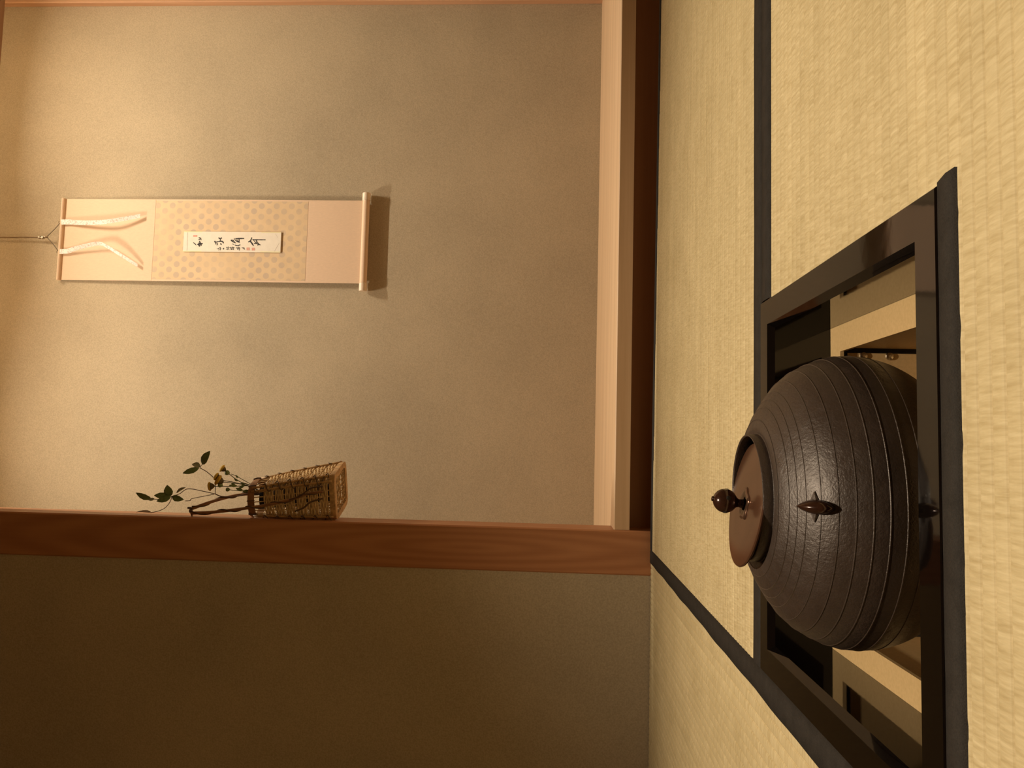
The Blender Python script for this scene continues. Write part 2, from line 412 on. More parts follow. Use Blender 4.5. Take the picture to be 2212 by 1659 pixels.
# left mat, laid front to back along the sleeve wall
t = thing('tatami_mat', (-.75, 1.0, FZ), 'straw mat laid front to back below the dim left wall', 'tatami mat')
MB().box(-1.245, RX0-.0005, .03, D+.002, FZ, -.002).build('core', 'sub_wood', t)
cover(t, 'rush_deep', -1.21, -.2838, lambda x: [(.03, D+.002)], 1)
border(t, (.03, D+.002, -.2838), (.03, D+.002, RX0-.0006), 1, amp0=.0014, amp1=.0012)
border(t, (.03, D+.002, -1.245), (.03, D+.002, -1.21), 1)
struct('trim_5', MB().add([(x, y, z) for x, y in ((PXR, 1.9495), (PXR, 1.9515), (XR, 1.8535), (XR, 1.887)) for z in (-.02, -.004)],
       [(1, 5, 7, 3), (0, 2, 6, 4), (0, 4, 5, 1), (2, 3, 7, 6), (0, 1, 3, 2), (4, 6, 7, 5)]), 'lintel_wood', 'thin wooden fillet between mat and alcove riser', 'trim')

# ------------------------------------------------------------------ hearth frame: four mitred lacquered rails
TOP = .0022; BB = .0289; CH = .0052; HB = -.067
fr = thing('hearth_surround', ((RX0+RX1)/2, (RY0+RY1)/2, HB), 'square glossy black lacquered frame around the sunken hearth', 'hearth frame')
cx, cy = (RX0+RX1)/2, (RY0+RY1)/2; hs = (RX1-RX0)/2
prof = [(hs, HB), (hs, TOP-.001), (hs-.001, TOP), (hs-BB, TOP), (hs-BB-CH, TOP-.0075), (hs-BB-CH, HB)]
for k in range(4):
    rot = Matrix.Rotation(k*math.pi/2, 4, 'Z'); mb = MB()
    vs_ = [(-d, d, z) for d, z in prof]+[(d, d, z) for d, z in prof]
    m = len(prof)
    mb.add(vs_, [(i, i+m, (i+1) % m+m, (i+1) % m) for i in range(m)]+[tuple(range(m)), tuple(range(2*m-1, m-1, -1))])
    mb.xform(Matrix.Translation((cx, cy, 0)) @ rot).build('frame_rail', 'black_lacquer', fr)

# ------------------------------------------------------------------ electric hearth insert
ins = thing('hearth_insert', (cx, cy, -.20), 'gold coloured metal hearth box set inside the black frame', 'hearth insert')
OI = hs-BB-CH-.0006
hx0, hx1, hy0, hy1 = -.1910, .1090, .5700, .8668
lip = MB()
for (x0, x1, y0, y1) in ((cx-OI-.02, hx0, cy-OI-.02, cy+OI+.02), (hx1, cx+OI+.02, cy-OI-.02, cy+OI+.02), (hx0, hx1, cy-OI-.02, hy0), (hx0, hx1, hy1, cy+OI+.02)):
    lip.box(x0, x1, y0, y1, HB-.0045, HB-.0005)
lip.build('flange', 'gold_enamel', ins)
g = .004
for nm, bx in (('panel', (hx0+.001, hx1-.001, hy1+g, hy1+g+.002)), ('panel', (hx0+.001, hx1-.001, hy0-g-.002, hy0-g)),
               ('panel', (hx0-g-.002, hx0-g, hy0, hy1)), ('panel', (hx1+g, hx1+g+.002, hy0, hy1))):
    MB().box(bx[0], bx[1], bx[2], bx[3], -.20, HB-.010).build('panel', 'gold_enamel', ins)
MB().box(hx0-.01, hx1+.01, hy0-.01, hy1+.01, -.202, -.198).build('base_plate', 'gold_enamel', ins)
gp = MB()
for x0, x1, y0, y1 in ((hx0-.012, hx0-.0065, hy0-.012, hy1+.012), (hx1+.0065, hx1+.012, hy0-.012, hy1+.012), (hx0-.012, hx1+.012, hy1+.0065, hy1+.012), (hx0-.012, hx1+.012, hy0-.012, hy0-.0065)):
    gp.box(x0, x1, y0, y1, -.20, HB-.0048)
gp.build('outer_shell', 'dark_gap', ins)
for z in (-.094, -.122):
    MB().lathe([(.0045, 0), (.004, .0012), (.0015, .0018)], seg=10).xform(Matrix.Translation((hx1-.004, hy1+g-.0002, z)) @ Matrix.Rotation(R_(90), 4, 'X')).build('screw', 'steel', ins)
KX, KY = -.0434, .7183
MB().lathe([(.075, -.198), (.075, -.150), (.068, -.1165), (.04, -.1165)], (KX, KY, 0), 36).build('heater', 'heater_iron', ins, smooth='auto')

# ------------------------------------------------------------------ iron kettle
ket = thing('iron_kettle', (KX, KY, -.116), 'round dark iron tea kettle with raised rings sitting in the hearth', 'kettle')
PK = [(-.1, .0749), (-.09, .0871), (-.08, .0983), (-.07, .1076), (-.06, .115), (-.05, .1206), (-.04, .1246), (-.03, .127), (-.02, .1283), (-.015, .1285),
      (-.01, .1284), (-.005, .128), (0, .1272), (.005, .1258), (.01, .1241), (.015, .122), (.02, .1195), (.025, .1169), (.03, .1137), (.035, .1097), (.04, .1047), (.045, .0984), (.05, .0909), (.055, .0827), (.0590, .0757), (.0612, .0705), (.0625, .0655)]
def kr(z):
    n_ = len(PK)
    for i in range(n_-1):
        if PK[i][0] <= z <= PK[i+1][0]:
            a, b_ = PK[i], PK[i+1]; h = b_[0]-a[0]; t_ = (z-a[0])/h
            m0 = (b_[1]-PK[i-1][1])/(b_[0]-PK[i-1][0]) if i > 0 else (b_[1]-a[1])/h
            m1 = (PK[i+2][1]-a[1])/(PK[i+2][0]-a[0]) if i < n_-2 else (b_[1]-a[1])/h
            return (2*t_**3-3*t_**2+1)*a[1]+(t_**3-2*t_**2+t_)*h*m0+(3*t_**2-2*t_**3)*b_[1]+(t_**3-t_**2)*h*m1
    return PK[-1][1]
RING = [.0614, .0562, .0520, .0474, .0395, .0293, .0183, .0075, -.0035, -.0155, -.0275]
body = [(.03, -.116), (.048, -.1155), (.058, -.1115), (.067, -.1055)]
fine_z = []; zz = -.0995
while zz < .0625:
    fine_z.append(zz); sl = (kr(min(.0624, zz+.001))-kr(max(-.0999, zz-.001)))/.002
    zz += .0024/math.hypot(1, sl)
RZ = {}
for rz in RING:
    sl = 1/math.hypot(1, (kr(min(.0624, rz+.001))-kr(rz-.001))/.002)
    fine_z = [q for q in fine_z if abs(q-rz) > .0016*sl]
    for ds, hh in ((-.0015, 0), (-.0006, .0), (-.0002, .00042), (.0002, .00042), (.0006, .0), (.0015, 0)):
        fine_z.append(rz+ds*sl); RZ[round(rz+ds*sl, 5)] = hh
for z in sorted(set(round(q, 5) for q in fine_z)):
    if z < -.1 or z > .0625: continue
    r = kr(z); bump = RZ.get(z, 0)
    # push along the surface normal
    dz = .002; tr = kr(min(.0624, z+dz))-kr(max(-.0999, z-dz)); nl = math.hypot(tr, 2*dz)
    body.append((r+bump*2*dz/nl, z-bump*tr/nl))
RC = .0567
body += [(.0635, .0629), (.0612, .0626), (RC+.0006, .0612), (RC, .0616), (RC, .0694), (RC-.0006, .0703), (RC-.0016, .0703), (RC-.0023, .0694), (RC-.0023, .0500), (.06, .03), (.05, .0)]
MB().lathe(body, (KX, KY, 0), 128, True, True).build('body', 'kettle_iron', ket, smooth='auto')
for sgn in (-1, 1):
    # pointed ear: a ring standing upright on the shoulder, thick in the middle and tapering to both ends
    rows = []
    for i in range(17):
        u = -1+2*i/16; w_ = max(.02, (1-abs(u)**1.9))
        zc = .0425+.0140*u; yr = kr(.0425)-.0010-.0045*u
        rows.append([(KX+math.sin(q)*.0058*w_, KY+sgn*(yr+.0035+math.cos(q)*.0125*w_**.8), zc) for q in [2*math.pi*k/14 for k in range(14)]])
    lug = MB().grid(rows, closed=True).build('lug', 'knob_bronze', ket, smooth=True)
    lf = MB()
    for s2 in (-1, 1):
        z0 = .0425
        tip = (KX+s2*.0125, KY+sgn*(math.sqrt(max(0, (kr(z0)+.0004)**2-.0125**2))), z0+.001)
        for zz0, zz1, ln in ((.039, .0465, .0125),):
            pts = []
            for z in (zz0, zz1): pts.append((KX, KY+sgn*(kr(z)+.0006), z))
            mid = (KX, KY+sgn*(kr(.0428)+.0045), .0428)
            lf.add([pts[0], pts[1], tip, mid], [(0, 2, 3), (3, 2, 1), (0, 3, 1)])
    lf.build('lug_leaf', 'kettle_iron', lug)

# lid, left half open: right edge sunk inside the collar, left edge riding over it
LX, LZ, TL = -.0500, .0712, R_(8.3)
lm = Matrix.Translation((LX, KY, LZ)) @ Matrix.Rotation(TL, 4, 'Y')
lid = thing('kettle_lid', (LX, KY, LZ), 'flat brown bronze lid lying tilted on the kettle mouth', 'lid')
MB().lathe([(.001, -.0085), (.047, -.0085), (.0482, -.0075), (.0482, -.0036), (.0540, -.0034), (.0556, -.0026), (.0560, -.0014), (.0553, -.0003), (.0540, 0), (.03, .0002), (.001, .0003)], (0, 0, 0), 96).xform(lm).build('disc', 'lid_bronze', lid, smooth='auto')
seat = MB(); rows = []
for r0, z0 in ((.0142, .0003), (.0138, .0012), (.0118, .0020), (.0092, .0018), (.006, .0012)):
    rows.append([((r0*(1+.10*math.cos(5*q)))*math.cos(q), (r0*(1+.10*math.cos(5*q)))*math.sin(q), z0) for q in [2*math.pi*k/50 for k in range(50)]])
seat.grid(rows, closed=True).xform(lm).build('knob_seat', 'seat_bronze', lid, smooth=True)
kn = [(.0052, .0005), (.0040, .003), (.0036, .006), (.0044, .008)]
for i in range(1, 16):
    a = -math.pi/2+.42+(math.pi-.55)*i/15; kn.append((.0108*math.cos(a), .0182+.0108*math.sin(a)))
kn += [(.0024, .0292), (.0020, .0302), (.0006, .0306)]
kb = MB().lathe(kn, (0, 0, 0), 40).xform(lm).build('knob', 'knob_bronze', lid, smooth=True)
for az in (R_(-72), R_(20), R_(110), R_(200)):
    h = MB().lathe([(.0024, 0), (.0022, .0004), (.0008, .0005)], seg=6)
    d = Vector((math.cos(az), math.sin(az), -.08)).normalized()
    h.xform(lm @ Matrix.Translation(Vector((0, 0, .0182))+d*.01065) @ d.to_track_quat('Z', 'Y').to_matrix().to_4x4()).build('knob_hole', 'tube_black', kb)

# ------------------------------------------------------------------ hanging scroll
SX0, SX1 = .5815, .8990
def sy(z):   # the cloth swings out from the wall towards its foot
    t = (2.150-z)/1.18
    return YB-.010-.011*t-.004*math.sin(t*math.pi)
sc = thing('hanging_scroll', ((SX0+SX1)/2, YB, .97), 'long pale salmon hanging scroll with a narrow poem card', 'scroll')
def sheet(name, x0, x1, z0, z1, off, mat, parent, n_=16):
    rows = []
    for i in range(n_+1):
        z = z0+(z1-z0)*i/n_
        rows.append([(x, sy(z)-off, z) for x in (x0, (2*x0+x1)/3, (x0+2*x1)/3, x1)])
    return MB().grid(rows).build(name, mat, parent, smooth='auto', thick=.0003)
ZT, ZA, ZB_, ZR = 2.160, 1.784, 1.188, .970
sheet('backing_sheet', SX0, SX1, ZR, ZT, 0, 'silk_plain', sc, 30)
sheet('upper_panel', SX0+.0005, SX1-.0005, ZA, ZT-.02, .0005, 'silk_plain', sc)
sheet('middle_panel', SX0+.007, SX1-.006, ZB_, ZA-.001, .0006, 'silk_dots', sc, 24)
sheet('lower_panel', SX0+.0005, SX1-.0005, ZR, ZB_-.001, .0005, 'silk_plain', sc)
tr_ = MB()
tr_.tube([(SX0-.001, sy(ZT)-.003, ZT-.008), (SX1+.001, sy(ZT)-.003, ZT-.008)], .0095, 12, flat=.7).build('top_rod', 'silk_plain', sc, smooth='auto')
ry = sy(ZR)-.001; rz = .966
rol = MB().tube([(SX0-.001, ry, rz), (SX1+.001, ry, rz)], .0132, 24).build('roller', 'silk_plain', sc, smooth='auto')
for xa, xb in ((SX0-.029, SX0), (SX1, SX1+.029)):
    MB().tube([(xa, ry, rz), (xa+.002 if xa < .6 else xa, ry, rz), (xb if xa < .6 else xb-.002, ry, rz), (xb, ry, rz)], [.0135, .0150, .0150, .0135], 24).build('roller_end', 'roller_wood', rol, smooth='auto')
def ribbon(pts, wd, parent):
    c = catmull(pts, 6); rows = []
    for i, p in enumerate(c):
        w_ = wd[0]+(wd[1]-wd[0])*i/(len(c)-1)
        tw = math.sin(i/(len(c)-1)*math.pi)*wd[2]
        dx, dy = math.cos(tw)*w_/2, math.sin(tw)*w_/2
        rows.append([(p.x-dx, p.y+dy, p.z), (p.x+dx, p.y-dy, p.z)])
    return MB().grid(rows).build('ribbon', 'brocade', parent, thick=.0008)
def so(x, z, off): return (x, sy(z)-off, z)
ribbon([so(.805, 2.155, .011), so(.805, 2.12, .014), so(.801, 2.085, .020), so(.798, 2.01, .030), so(.803, 1.94, .034), so(.829, 1.835, .016)], (.020, .015, .5), sc)
ribbon([so(.690, 2.150, .011), so(.691, 2.115, .014), so(.701, 2.075, .022), so(.716, 1.985, .034), so(.706, 1.95, .034), so(.680, 1.905, .030), so(.637, 1.834, .014)], (.019, .013, .7), sc)
hook_p = Vector((.744, YB-.030, 2.200))
for xx in (.806, .690):
    e_ = Vector((xx, sy(ZT)-.004, ZT-.001))
    MB().tube(catmull([e_, (e_+hook_p)/2+Vector((0, -.002, -.004)), hook_p], 6), .0016, 6).build('hanging_cord', 'cord', sc, smooth=True)
    MB().tube(catmull([e_+Vector((-.004, 0, 0)), e_+Vector((-.003, -.003, .006)), e_+Vector((.003, -.003, .006)), e_+Vector((.004, 0, 0))], 5), .0011, 6).build('cord_loop', 'hook_metal', sc, smooth=True)

# poem card with brushed writing
card = MB()
CX0, CX1, CZ0, CZ1 = .6950, .7730, 1.2860, 1.6640
rows = [[(x, sy(z)-.0032, z) for x in (CX0, CX1)] for z in [CZ0+(CZ1-CZ0)*i/12 for i in range(13)]]
card = MB().grid(rows).build('poem_card', 'card_paper', sc, thick=.0032)
def cpt(zx, zy, off=.0052):
    # card coordinates read across the card's own length and width
    a, b_ = 2000, 65; c_, d_ = -30, 410; det = a*d_-b_*c_
    px, py = zx-95, zy-65
    s = (px*d_-py*c_)/det; t_ = (a*py-b_*px)/det
    z = CZ1-s*(CZ1-CZ0); x = CX1-t_*(CX1-CX0)
    return Vector((x, sy(z)-off, z))
def stroke(mb, pts, wd, off=.0052):
    c = catmull([(x, y, 0) for x, y in pts], 5) if len(pts) > 1 else [Vector((pts[0][0]-6, pts[0][1], 0)), Vector((pts[0][0]+6, pts[0][1], 0))]
    n_ = len(c); L, Rr = [], []
    for i, p in enumerate(c):
        t_ = (c[min(n_-1, i+1)]-c[max(0, i-1)]).normalized(); nn = Vector((-t_.y, t_.x, 0))
        k = wd/2*(.75+.35*math.sin(math.pi*(.15+.7*i/(n_-1)))+.12*math.sin(i*2.1))
        L.append(cpt(*(p+nn*k).xy, off)); Rr.append(cpt(*(p-nn*k).xy, off))
    a0 = c[0]-(c[1]-c[0]).normalized()*wd*.3; a1 = c[-1]+(c[-1]-c[-2]).normalized()*wd*.3
    pts3 = [cpt(*a0.xy, off)]+L+[cpt(*a1.xy, off)]+Rr[::-1]
    v_ = [cpt(*p.xy, off) for p in c]
    o = 0
    mb.add([q for q in L]+[q for q in Rr]+[cpt(*a0.xy, off), cpt(*a1.xy, off)],
           [(i, i+1, n_+i+1, n_+i) for i in range(n_-1)]+[(2*n_, 0, n_), (2*n_+1, 2*n_-1, n_-1)])
CH_ = [
 [([(285, 300), (310, 318), (340, 350)], 15), ([(372, 340), (420, 330), (472, 322)], 26), ([(405, 305), (400, 345), (412, 378)], 28), ([(425, 300), (440, 335), (442, 365)], 24), ([(410, 272), (420, 292)], 20), ([(400, 200), (432, 212), (444, 250)], 17), ([(398, 242), (416, 226)], 16)],
 [([(722, 288), (740, 290)], 28), ([(728, 300), (748, 328), (742, 346)], 14), ([(742, 300), (800, 290), (862, 288)], 16), ([(768, 312), (778, 340), (770, 362)], 15), ([(808, 222), (842, 244), (836, 282)], 14), ([(806, 214), (868, 232)], 15), ([(864, 206), (868, 236)], 12), ([(840, 284), (888, 294), (902, 324)], 22), ([(846, 328), (858, 358)], 17)],
 [([(1062, 270), (1078, 274)], 28), ([(1068, 280), (1110, 308), (1156, 326)], 15), ([(1085, 262), (1112, 312)], 12), ([(1104, 262), (1138, 318)], 12), ([(1084, 344), (1122, 358)], 10), ([(1142, 368), (1190, 382), (1248, 366)], 17), ([(1124, 232), (1172, 292), (1236, 322)], 12), ([(1158, 240), (1240, 238), (1326, 240)], 22), ([(1184, 258), (1196, 300), (1232, 288)], 14), ([(1228, 250), (1226, 312)], 14)],
 [([(1416, 312), (1458, 294), (1490, 226)], 20), ([(1448, 288), (1482, 330), (1518, 388)], 24), ([(1504, 268), (1630, 274), (1768, 278)], 18), ([(1520, 274), (1576, 342)], 12), ([(1572, 276), (1602, 336)], 14), ([(1536, 344), (1600, 352), (1658, 378)], 18), ([(1566, 330), (1612, 320)], 12), ([(1622, 338), (1608, 390)], 13)],
 [([(768, 434), (816, 442), (804, 468)], 9), ([(828, 404), (846, 430), (836, 466)], 11), ([(798, 426), (842, 420)], 8)],
 [([(884, 442), (918, 430)], 9), ([(905, 422), (912, 456)], 9)],
 [([(958, 420), (1004, 410)], 8), ([(952, 450), (1014, 444)], 8), ([(974, 400), (986, 466)], 8), ([(1004, 396), (1018, 466)], 8)],
 [([(1026, 420), (1132, 426)], 10), ([(1050, 406), (1066, 466)], 9), ([(1086, 402), (1074, 460)], 9), ([(1112, 410), (1104, 466)], 9), ([(1040, 446), (1122, 452)], 9)],
 [([(1158, 432), (1242, 424)], 8), ([(1180, 410), (1192, 466)], 8), ([(1212, 404), (1214, 456)], 8), ([(1238, 410), (1226, 482)], 7), ([(1198, 452), (1246, 444)], 8)],
 [([(1276, 432), (1332, 424)], 9), ([(1304, 420), (1310, 456)], 9), ([(1326, 432), (1342, 466)], 9)]]
for ch in CH_:
    mb = MB()
    for j, (pts, wd) in enumerate(ch): stroke(mb, pts, wd, .0052+.00004*j)
    mb.build('brushed_character', 'ink', card)
def quad(pts, off, mat, name): MB().add([cpt(x, y, off) for x, y in pts], [(0, 1, 2, 3)]).build(name, mat, card)
for x0, x1, y0, y1 in ((283, 368, 147, 184), (1378, 1441, 424, 482), (1485, 1546, 432, 488)):
    quad([(x0, y0), (x1, y0+2), (x1, y1), (x0, y1-2)], .0052, 'seal_red', 'seal')
quad([(95, 65), (2095, 130), (2094, 146), (94, 81)], .0051, 'card_gold', 'card_edge')
quad([(66, 457), (2066, 522), (2065, 540), (65, 475)], .0051, 'card_gold', 'card_edge')
quad([(168, 85), (173, 85), (152, 455), (147, 455)], .0051, 'pencil_line', 'crease')
quad([(1944, 513), (1948, 516), (2052, 347), (2048, 344)], .0051, 'pencil_line', 'crease')
quad([(1973, 156), (1977, 154), (2024, 238), (2020, 240)], .0051, 'pencil_line', 'crease')

# hook rod carrying the scroll
hk = thing('scroll_hook', (.744, YB, 2.2), 'thin metal hook rod holding the scroll cord', 'hook')
MB().tube([(.741, YB-.014, 2.738), (.743, YB-.024, 2.235)], .0028, 8).build('rod', 'hook_metal', hk, smooth='auto')
MB().lathe([(.003, 0), (.0062, .002), (.0062, .008), (.003, .010), (.003, .014), (.0058, .016), (.0058, .022), (.0028, .024)], (.743, YB-.0245, 2.212), 14).build('collar', 'hook_metal', hk, smooth='auto')
MB().tube(catmull([(.743, YB-.024, 2.214), (.743, YB-.026, 2.200), (.743, YB-.031, 2.1955), (.743, YB-.036, 2.199), (.743, YB-.037, 2.207)], 5), .0023, 8).build('hook_tip', 'hook_metal', hk, smooth=True)

# ------------------------------------------------------------------ flower basket hung on the post
BZ0, BZ1 = .797, 1.008
ROT = R_(-20)
def bc(t): return Vector((-.1335+(-.1585+.1335)*t, 2.010-.006*t, BZ0+(BZ1-BZ0)*t))
def loop_pt(t, ang, extra=0):
    """basket outline: square with rounded corners at the foot, nearly round at the rim"""
    half = .0585+(.0448-.0585)*t
    p = 7-4.6*min(1, t*1.05)
    ca, sa = math.cos(ang), math.sin(ang)
    r = half/((abs(ca)**p+abs(sa)**p)**(1/p))+extra
    x, y = r*ca, r*sa*.94
    c = bc(t)
    return Vector((c.x+x*math.cos(ROT)-y*math.sin(ROT), c.y+x*math.sin(ROT)+y*math.cos(ROT), c.z))
bk = thing('flower_basket', bc(0), 'woven bamboo flower basket hanging on the alcove post', 'basket')
NS = 24
for k in range(NS):
    a = 2*math.pi*(k+.5)/NS
    rows = []
    for i in range(13):
        t = -.0+1.0*i/12
        da = .028/(1+0*t)
        rows.append([loop_pt(t, a-da, -.0005), loop_pt(t, a+da, -.0005)])
    MB().grid(rows).build('stave', 'bamboo_light', bk, thick=.0011)
bands = [(.055, .165, 6), (.180, .305, 6), (.320, .445, 6), (.462, .580, 6), (.597, .705, 6), (.722, .845, 6)]
for bi, (t0, t1, nr) in enumerate(bands):
    mb = MB()
    for j in range(nr):
        t = t0+(t1-t0)*(j+.5)/nr
        pts = []
        for q in range(96):
            a = 2*math.pi*q/96
            wv = math.cos(a*NS/2+math.pi*(j % 2)+math.pi/2*0)
            pts.append(loop_pt(t+.003*math.sin(a*3+j), a, .0004+.0016*wv))
        mb.tube(pts, .0010, 6, closed=True, flat=(BZ1-BZ0)*(t1-t0)/nr*.54/.0010)
    tag(mb.build('weft_band', 'bamboo_light', bk, smooth=True), kind='stuff')
for q in range(4):
    a = math.pi/4+q*math.pi/2
    for da in (-.10, .10):
        pts = [loop_pt(t_, a+da, .0042) for t_ in [i/12 for i in range(13)]]
        MB().tube(pts, .0031, 7).build('corner_rod', 'bamboo_mid', bk, smooth=True)
    lace = []
    for i in range(121):
        u = i/120; t_ = .03+.93*u
        ph = u*2*math.pi*6
        lace.append(loop_pt(t_, a+.20*math.sin(ph), .0075+.0022*math.cos(ph)))
    MB().tube(lace, .0013, 5).build('lacing', 'vine_dark', bk, smooth=True)
# foot band and lattice underneath
def band(t0, t1, e0, e1, mat, name, th=.0032, n_=72):
    rows = [[loop_pt(t_, 2*math.pi*k/n_, ex) for k in range(n_)] for t_, ex in ((t0, e0-th), (t0, e0), ((t0+t1)/2, max(e0, e1)+.0008), (t1, e1), (t1, e1-th), (t0, e0-th))]
    return MB().grid(rows, closed=True).build(name, mat, bk, smooth='auto')
band(-.030, .034, .0042, .0042, 'bamboo_mid', 'foot_band', .0045)
rows = [[loop_pt(-.027, 2*math.pi*k/72, ex) for k in range(72)] for ex in (.0, -.013)]
MB().grid(rows, closed=True).build('foot_frame', 'bamboo_mid', bk, thick=.002)
cb = bc(-.022)
for d in range(2):
    for k in range(-3, 4):
        o_ = k*.0125
        p = [(-.044, o_), (.044, o_)] if d == 0 else [(o_, -.043), (o_, .043)]
        q = [(cb.x+x*math.cos(ROT)-y*math.sin(ROT), cb.y+x*math.sin(ROT)+y*math.cos(ROT), cb.z+.0016*d) for x, y in p]
        MB().tube(q, .0009, 6, flat=1.0).build('lattice_strip', 'bamboo_light', bk)
band(.965, 1.045, .0030, .0030, 'bamboo_red', 'rim_hoop', .0030)
for k in range(8):
    a = 2*math.pi*(k+.3)/8
    MB().tube([loop_pt(t_, a, ex) for t_, ex in ((.958, .003), (.965, .0052), (1.0, .0064), (1.045, .0052), (1.052, .001), (1.0, -.0018))], .0012, 5, flat=1.6).build('rim_tie', 'vine_dark', bk)
# forked handle rising to the peg on the post
HKP = Vector((-.2030, 1.985, 1.165))
def handle(pts, r0, r1, wind, nw=6):
    c = catmull(pts, 10); n_ = len(c)
    h = MB().tube(c, [r0+(r1-r0)*i/(n_-1) for i in range(n_)], 8).build('handle', 'bamboo_red', bk, smooth=True)
    sp_ = []
    for i in range(n_*3):
        f = i/(n_*3-1)*(n_-1); a = c[int(f)]; b2 = c[min(n_-1, int(f)+1)]; p = a.lerp(b2, f-int(f))
        ph = f/(n_-1)*2*math.pi*nw; rr = (r0+(r1-r0)*f/(n_-1))*1.22
        t_ = (b2-a).normalized() if (b2-a).length > 0 else Vector((0, 0, 1)); u_ = t_.cross(Vector((0, 1, 0))).normalized(); v_ = t_.cross(u_)
        sp_.append(p+u_*math.cos(ph)*rr+v_*math.sin(ph)*rr)
    if wind: MB().tube(sp_, .0016, 5).build('vine', 'vine_dark', h, smooth=True)
handle([(-.1880, 1.975, 1.166), (-.1690, 1.990, 1.118), (-.1560, 2.022, 1.075), (-.1500, 2.040, 1.030), (-.1440, 2.047, .980), (-.139, 2.045, .93)], .0042, .0034, True, 4)
handle([(-.2000, 1.972, 1.168), (-.1955, 1.966, 1.110), (-.1870, 1.960, 1.050), (-.1795, 1.951, 1.005), (-.1700, 1.944, .955), (-.1560, 1.937, .900), (-.1390, 1.930, .850), (-.1330, 1.930, .815)], .0042, .0032, True, 5)
MB().tube(catmull([(-.1840, 1.935, .885), (-.1740, 1.932, .862), (-.1600, 1.932, .846), (-.1500, 1.934, .815)], 6), .0022, 6).build('vine_tail', 'vine_dark', bk, smooth=True)
MB().tube(catmull([(-.1560, 1.932, .900), (-.1450, 1.929, .872), (-.1250, 1.926, .845), (-.1200, 1.926, .815)], 6), .0020, 6).build('vine_tail', 'vine_dark', bk, smooth=True)
MB().tube(catmull([(-.2000, 1.974, 1.166), (-.196, 1.974, 1.172), (-.190, 1.975, 1.171), (-.188, 1.976, 1.164)], 6), .0030, 6).build('handle_tie', 'vine_dark', bk, smooth=True)
pg = thing('wall_peg', (PXR, 1.98, 1.168), 'small dark metal peg in the side of the alcove post', 'peg')
MB().tube([(PXR, 1.979, 1.169), (PXR+.020, 1.979, 1.170)], .0026, 8).build('shaft', 'hook_metal', pg, smooth='auto')
MB().tube([(PXR+.020, 1.979, 1.166), (PXR+.020, 1.979, 1.181)], [.0030, .0026], 8).build('tip', 'vine_dark', pg, smooth='auto')
wt = thing('water_tube', bc(.08), 'black water tube standing inside the flower basket', 'water tube')
c0 = bc(.08); tb = MB(); rows = []
for t_, r_ in ((.08, .030), (.93, .030), (.93, .0275), (.6, .0275)):
    c = bc(t_); rows.append([(c.x+r_*math.cos(2*math.pi*k/32), c.y+r_*math.sin(2*math.pi*k/32), c.z) for k in range(32)])
tb.grid(rows, closed=True).build('wall', 'tube_black', wt, smooth='auto')
c = bc(.6); MB().lathe([(.0275, 0), (.001, .0001)], (c.x, c.y, c.z), 32, False, True).build('bottom', 'tube_black', wt)

# ------------------------------------------------------------------ flowers
def leaf(parent, base, tip, wd, mat, nrm=(0, -1, .15), cup=.12, name='leaf'):
    base, tip = Vector(base), Vector(tip); ax_ = tip-base; L = ax_.length; ax_.normalize()
    nv = Vector(nrm); nv = (nv-ax_*nv.dot(ax_)).normalized(); sd = ax_.cross(nv)
    rows = []
    for i in range(9):
        t_ = i/8; w_ = wd/2*(math.sin(math.pi*t_**.82)**.8 if 0 < t_ < 1 else .02)
        w_ *= 1+.05*math.sin(i*2.7)
        c = base+ax_*L*t_+nv*(math.sin(t_*math.pi)*L*.06)
        rows.append([c-sd*w_+nv*w_*cup*2, c-sd*w_*.5+nv*w_*cup*.6, c, c+sd*w_*.5+nv*w_*cup*.6, c+sd*w_+nv*w_*cup*2])
    lf_ = MB().grid(rows).build(name, mat, parent, smooth=True, thick=.0005)
    return lf_
def twig(parent, pts, r, mat, name='stem', n_=6):
    return MB().tube(catmull(pts, n_), r, 5).build(name, mat, parent, smooth=True)
vn = thing('leafy_vine', (-.155, 2.0, .95), 'leafy vine sprig with thin brown tendrils rising above the basket', 'vine')
twig(vn, [(-.156, 2.002, .90), (-.150, 1.995, .98), (-.1464, 1.990, 1.020), (-.1545, 1.987, 1.055), (-.1567, 1.985, 1.0932), (-.1505, 1.985, 1.1133)], .0014, 'stem_brown')
twig(vn, [(-.1505, 1.985, 1.1133), (-.1267, 1.983, 1.1132), (-.1148, 1.981, 1.113), (-.1061, 1.980, 1.1204), (-.0928, 1.978, 1.1371), (-.0843, 1.977, 1.1535)], .0010, 'stem_brown')
twig(vn, [(-.1505, 1.985, 1.1133), (-.1442, 1.982, 1.144), (-.1388, 1.979, 1.183), (-.1521, 1.976, 1.2033), (-.1595, 1.974, 1.2242)], .0010, 'stem_brown')
twig(vn, [(-.1505, 1.985, 1.1133), (-.1572, 1.983, 1.1433), (-.164, 1.98, 1.1724), (-.1688, 1.979, 1.1758), (-.1698, 1.978, 1.188)], .0009, 'stem_brown')
twig(vn, [(-.1600, 1.974, 1.2235), (-.166, 1.975, 1.242), (-.1676, 1.976, 1.2582), (-.167, 1.978, 1.2792)], .0009, 'stem_brown')
tl = twig(vn, [(-.1600, 1.974, 1.2220), (-.1751, 1.976, 1.2282), (-.1897, 1.980, 1.2421), (-.1986, 1.984, 1.2613), (-.2030, 1.985, 1.2806)], .0009, 'stem_brown', 'tendril')
leaf(vn, (-.0757, 1.977, 1.1480), (-.0397, 1.968, 1.1248), .0225, 'leaf_green', (.1, -1, .25), .10)
twig(vn, [(-.0843, 1.977, 1.1535), (-.079, 1.977, 1.152), (-.0757, 1.977, 1.1480)], .0008, 'stem_brown', 'petiole', 3)
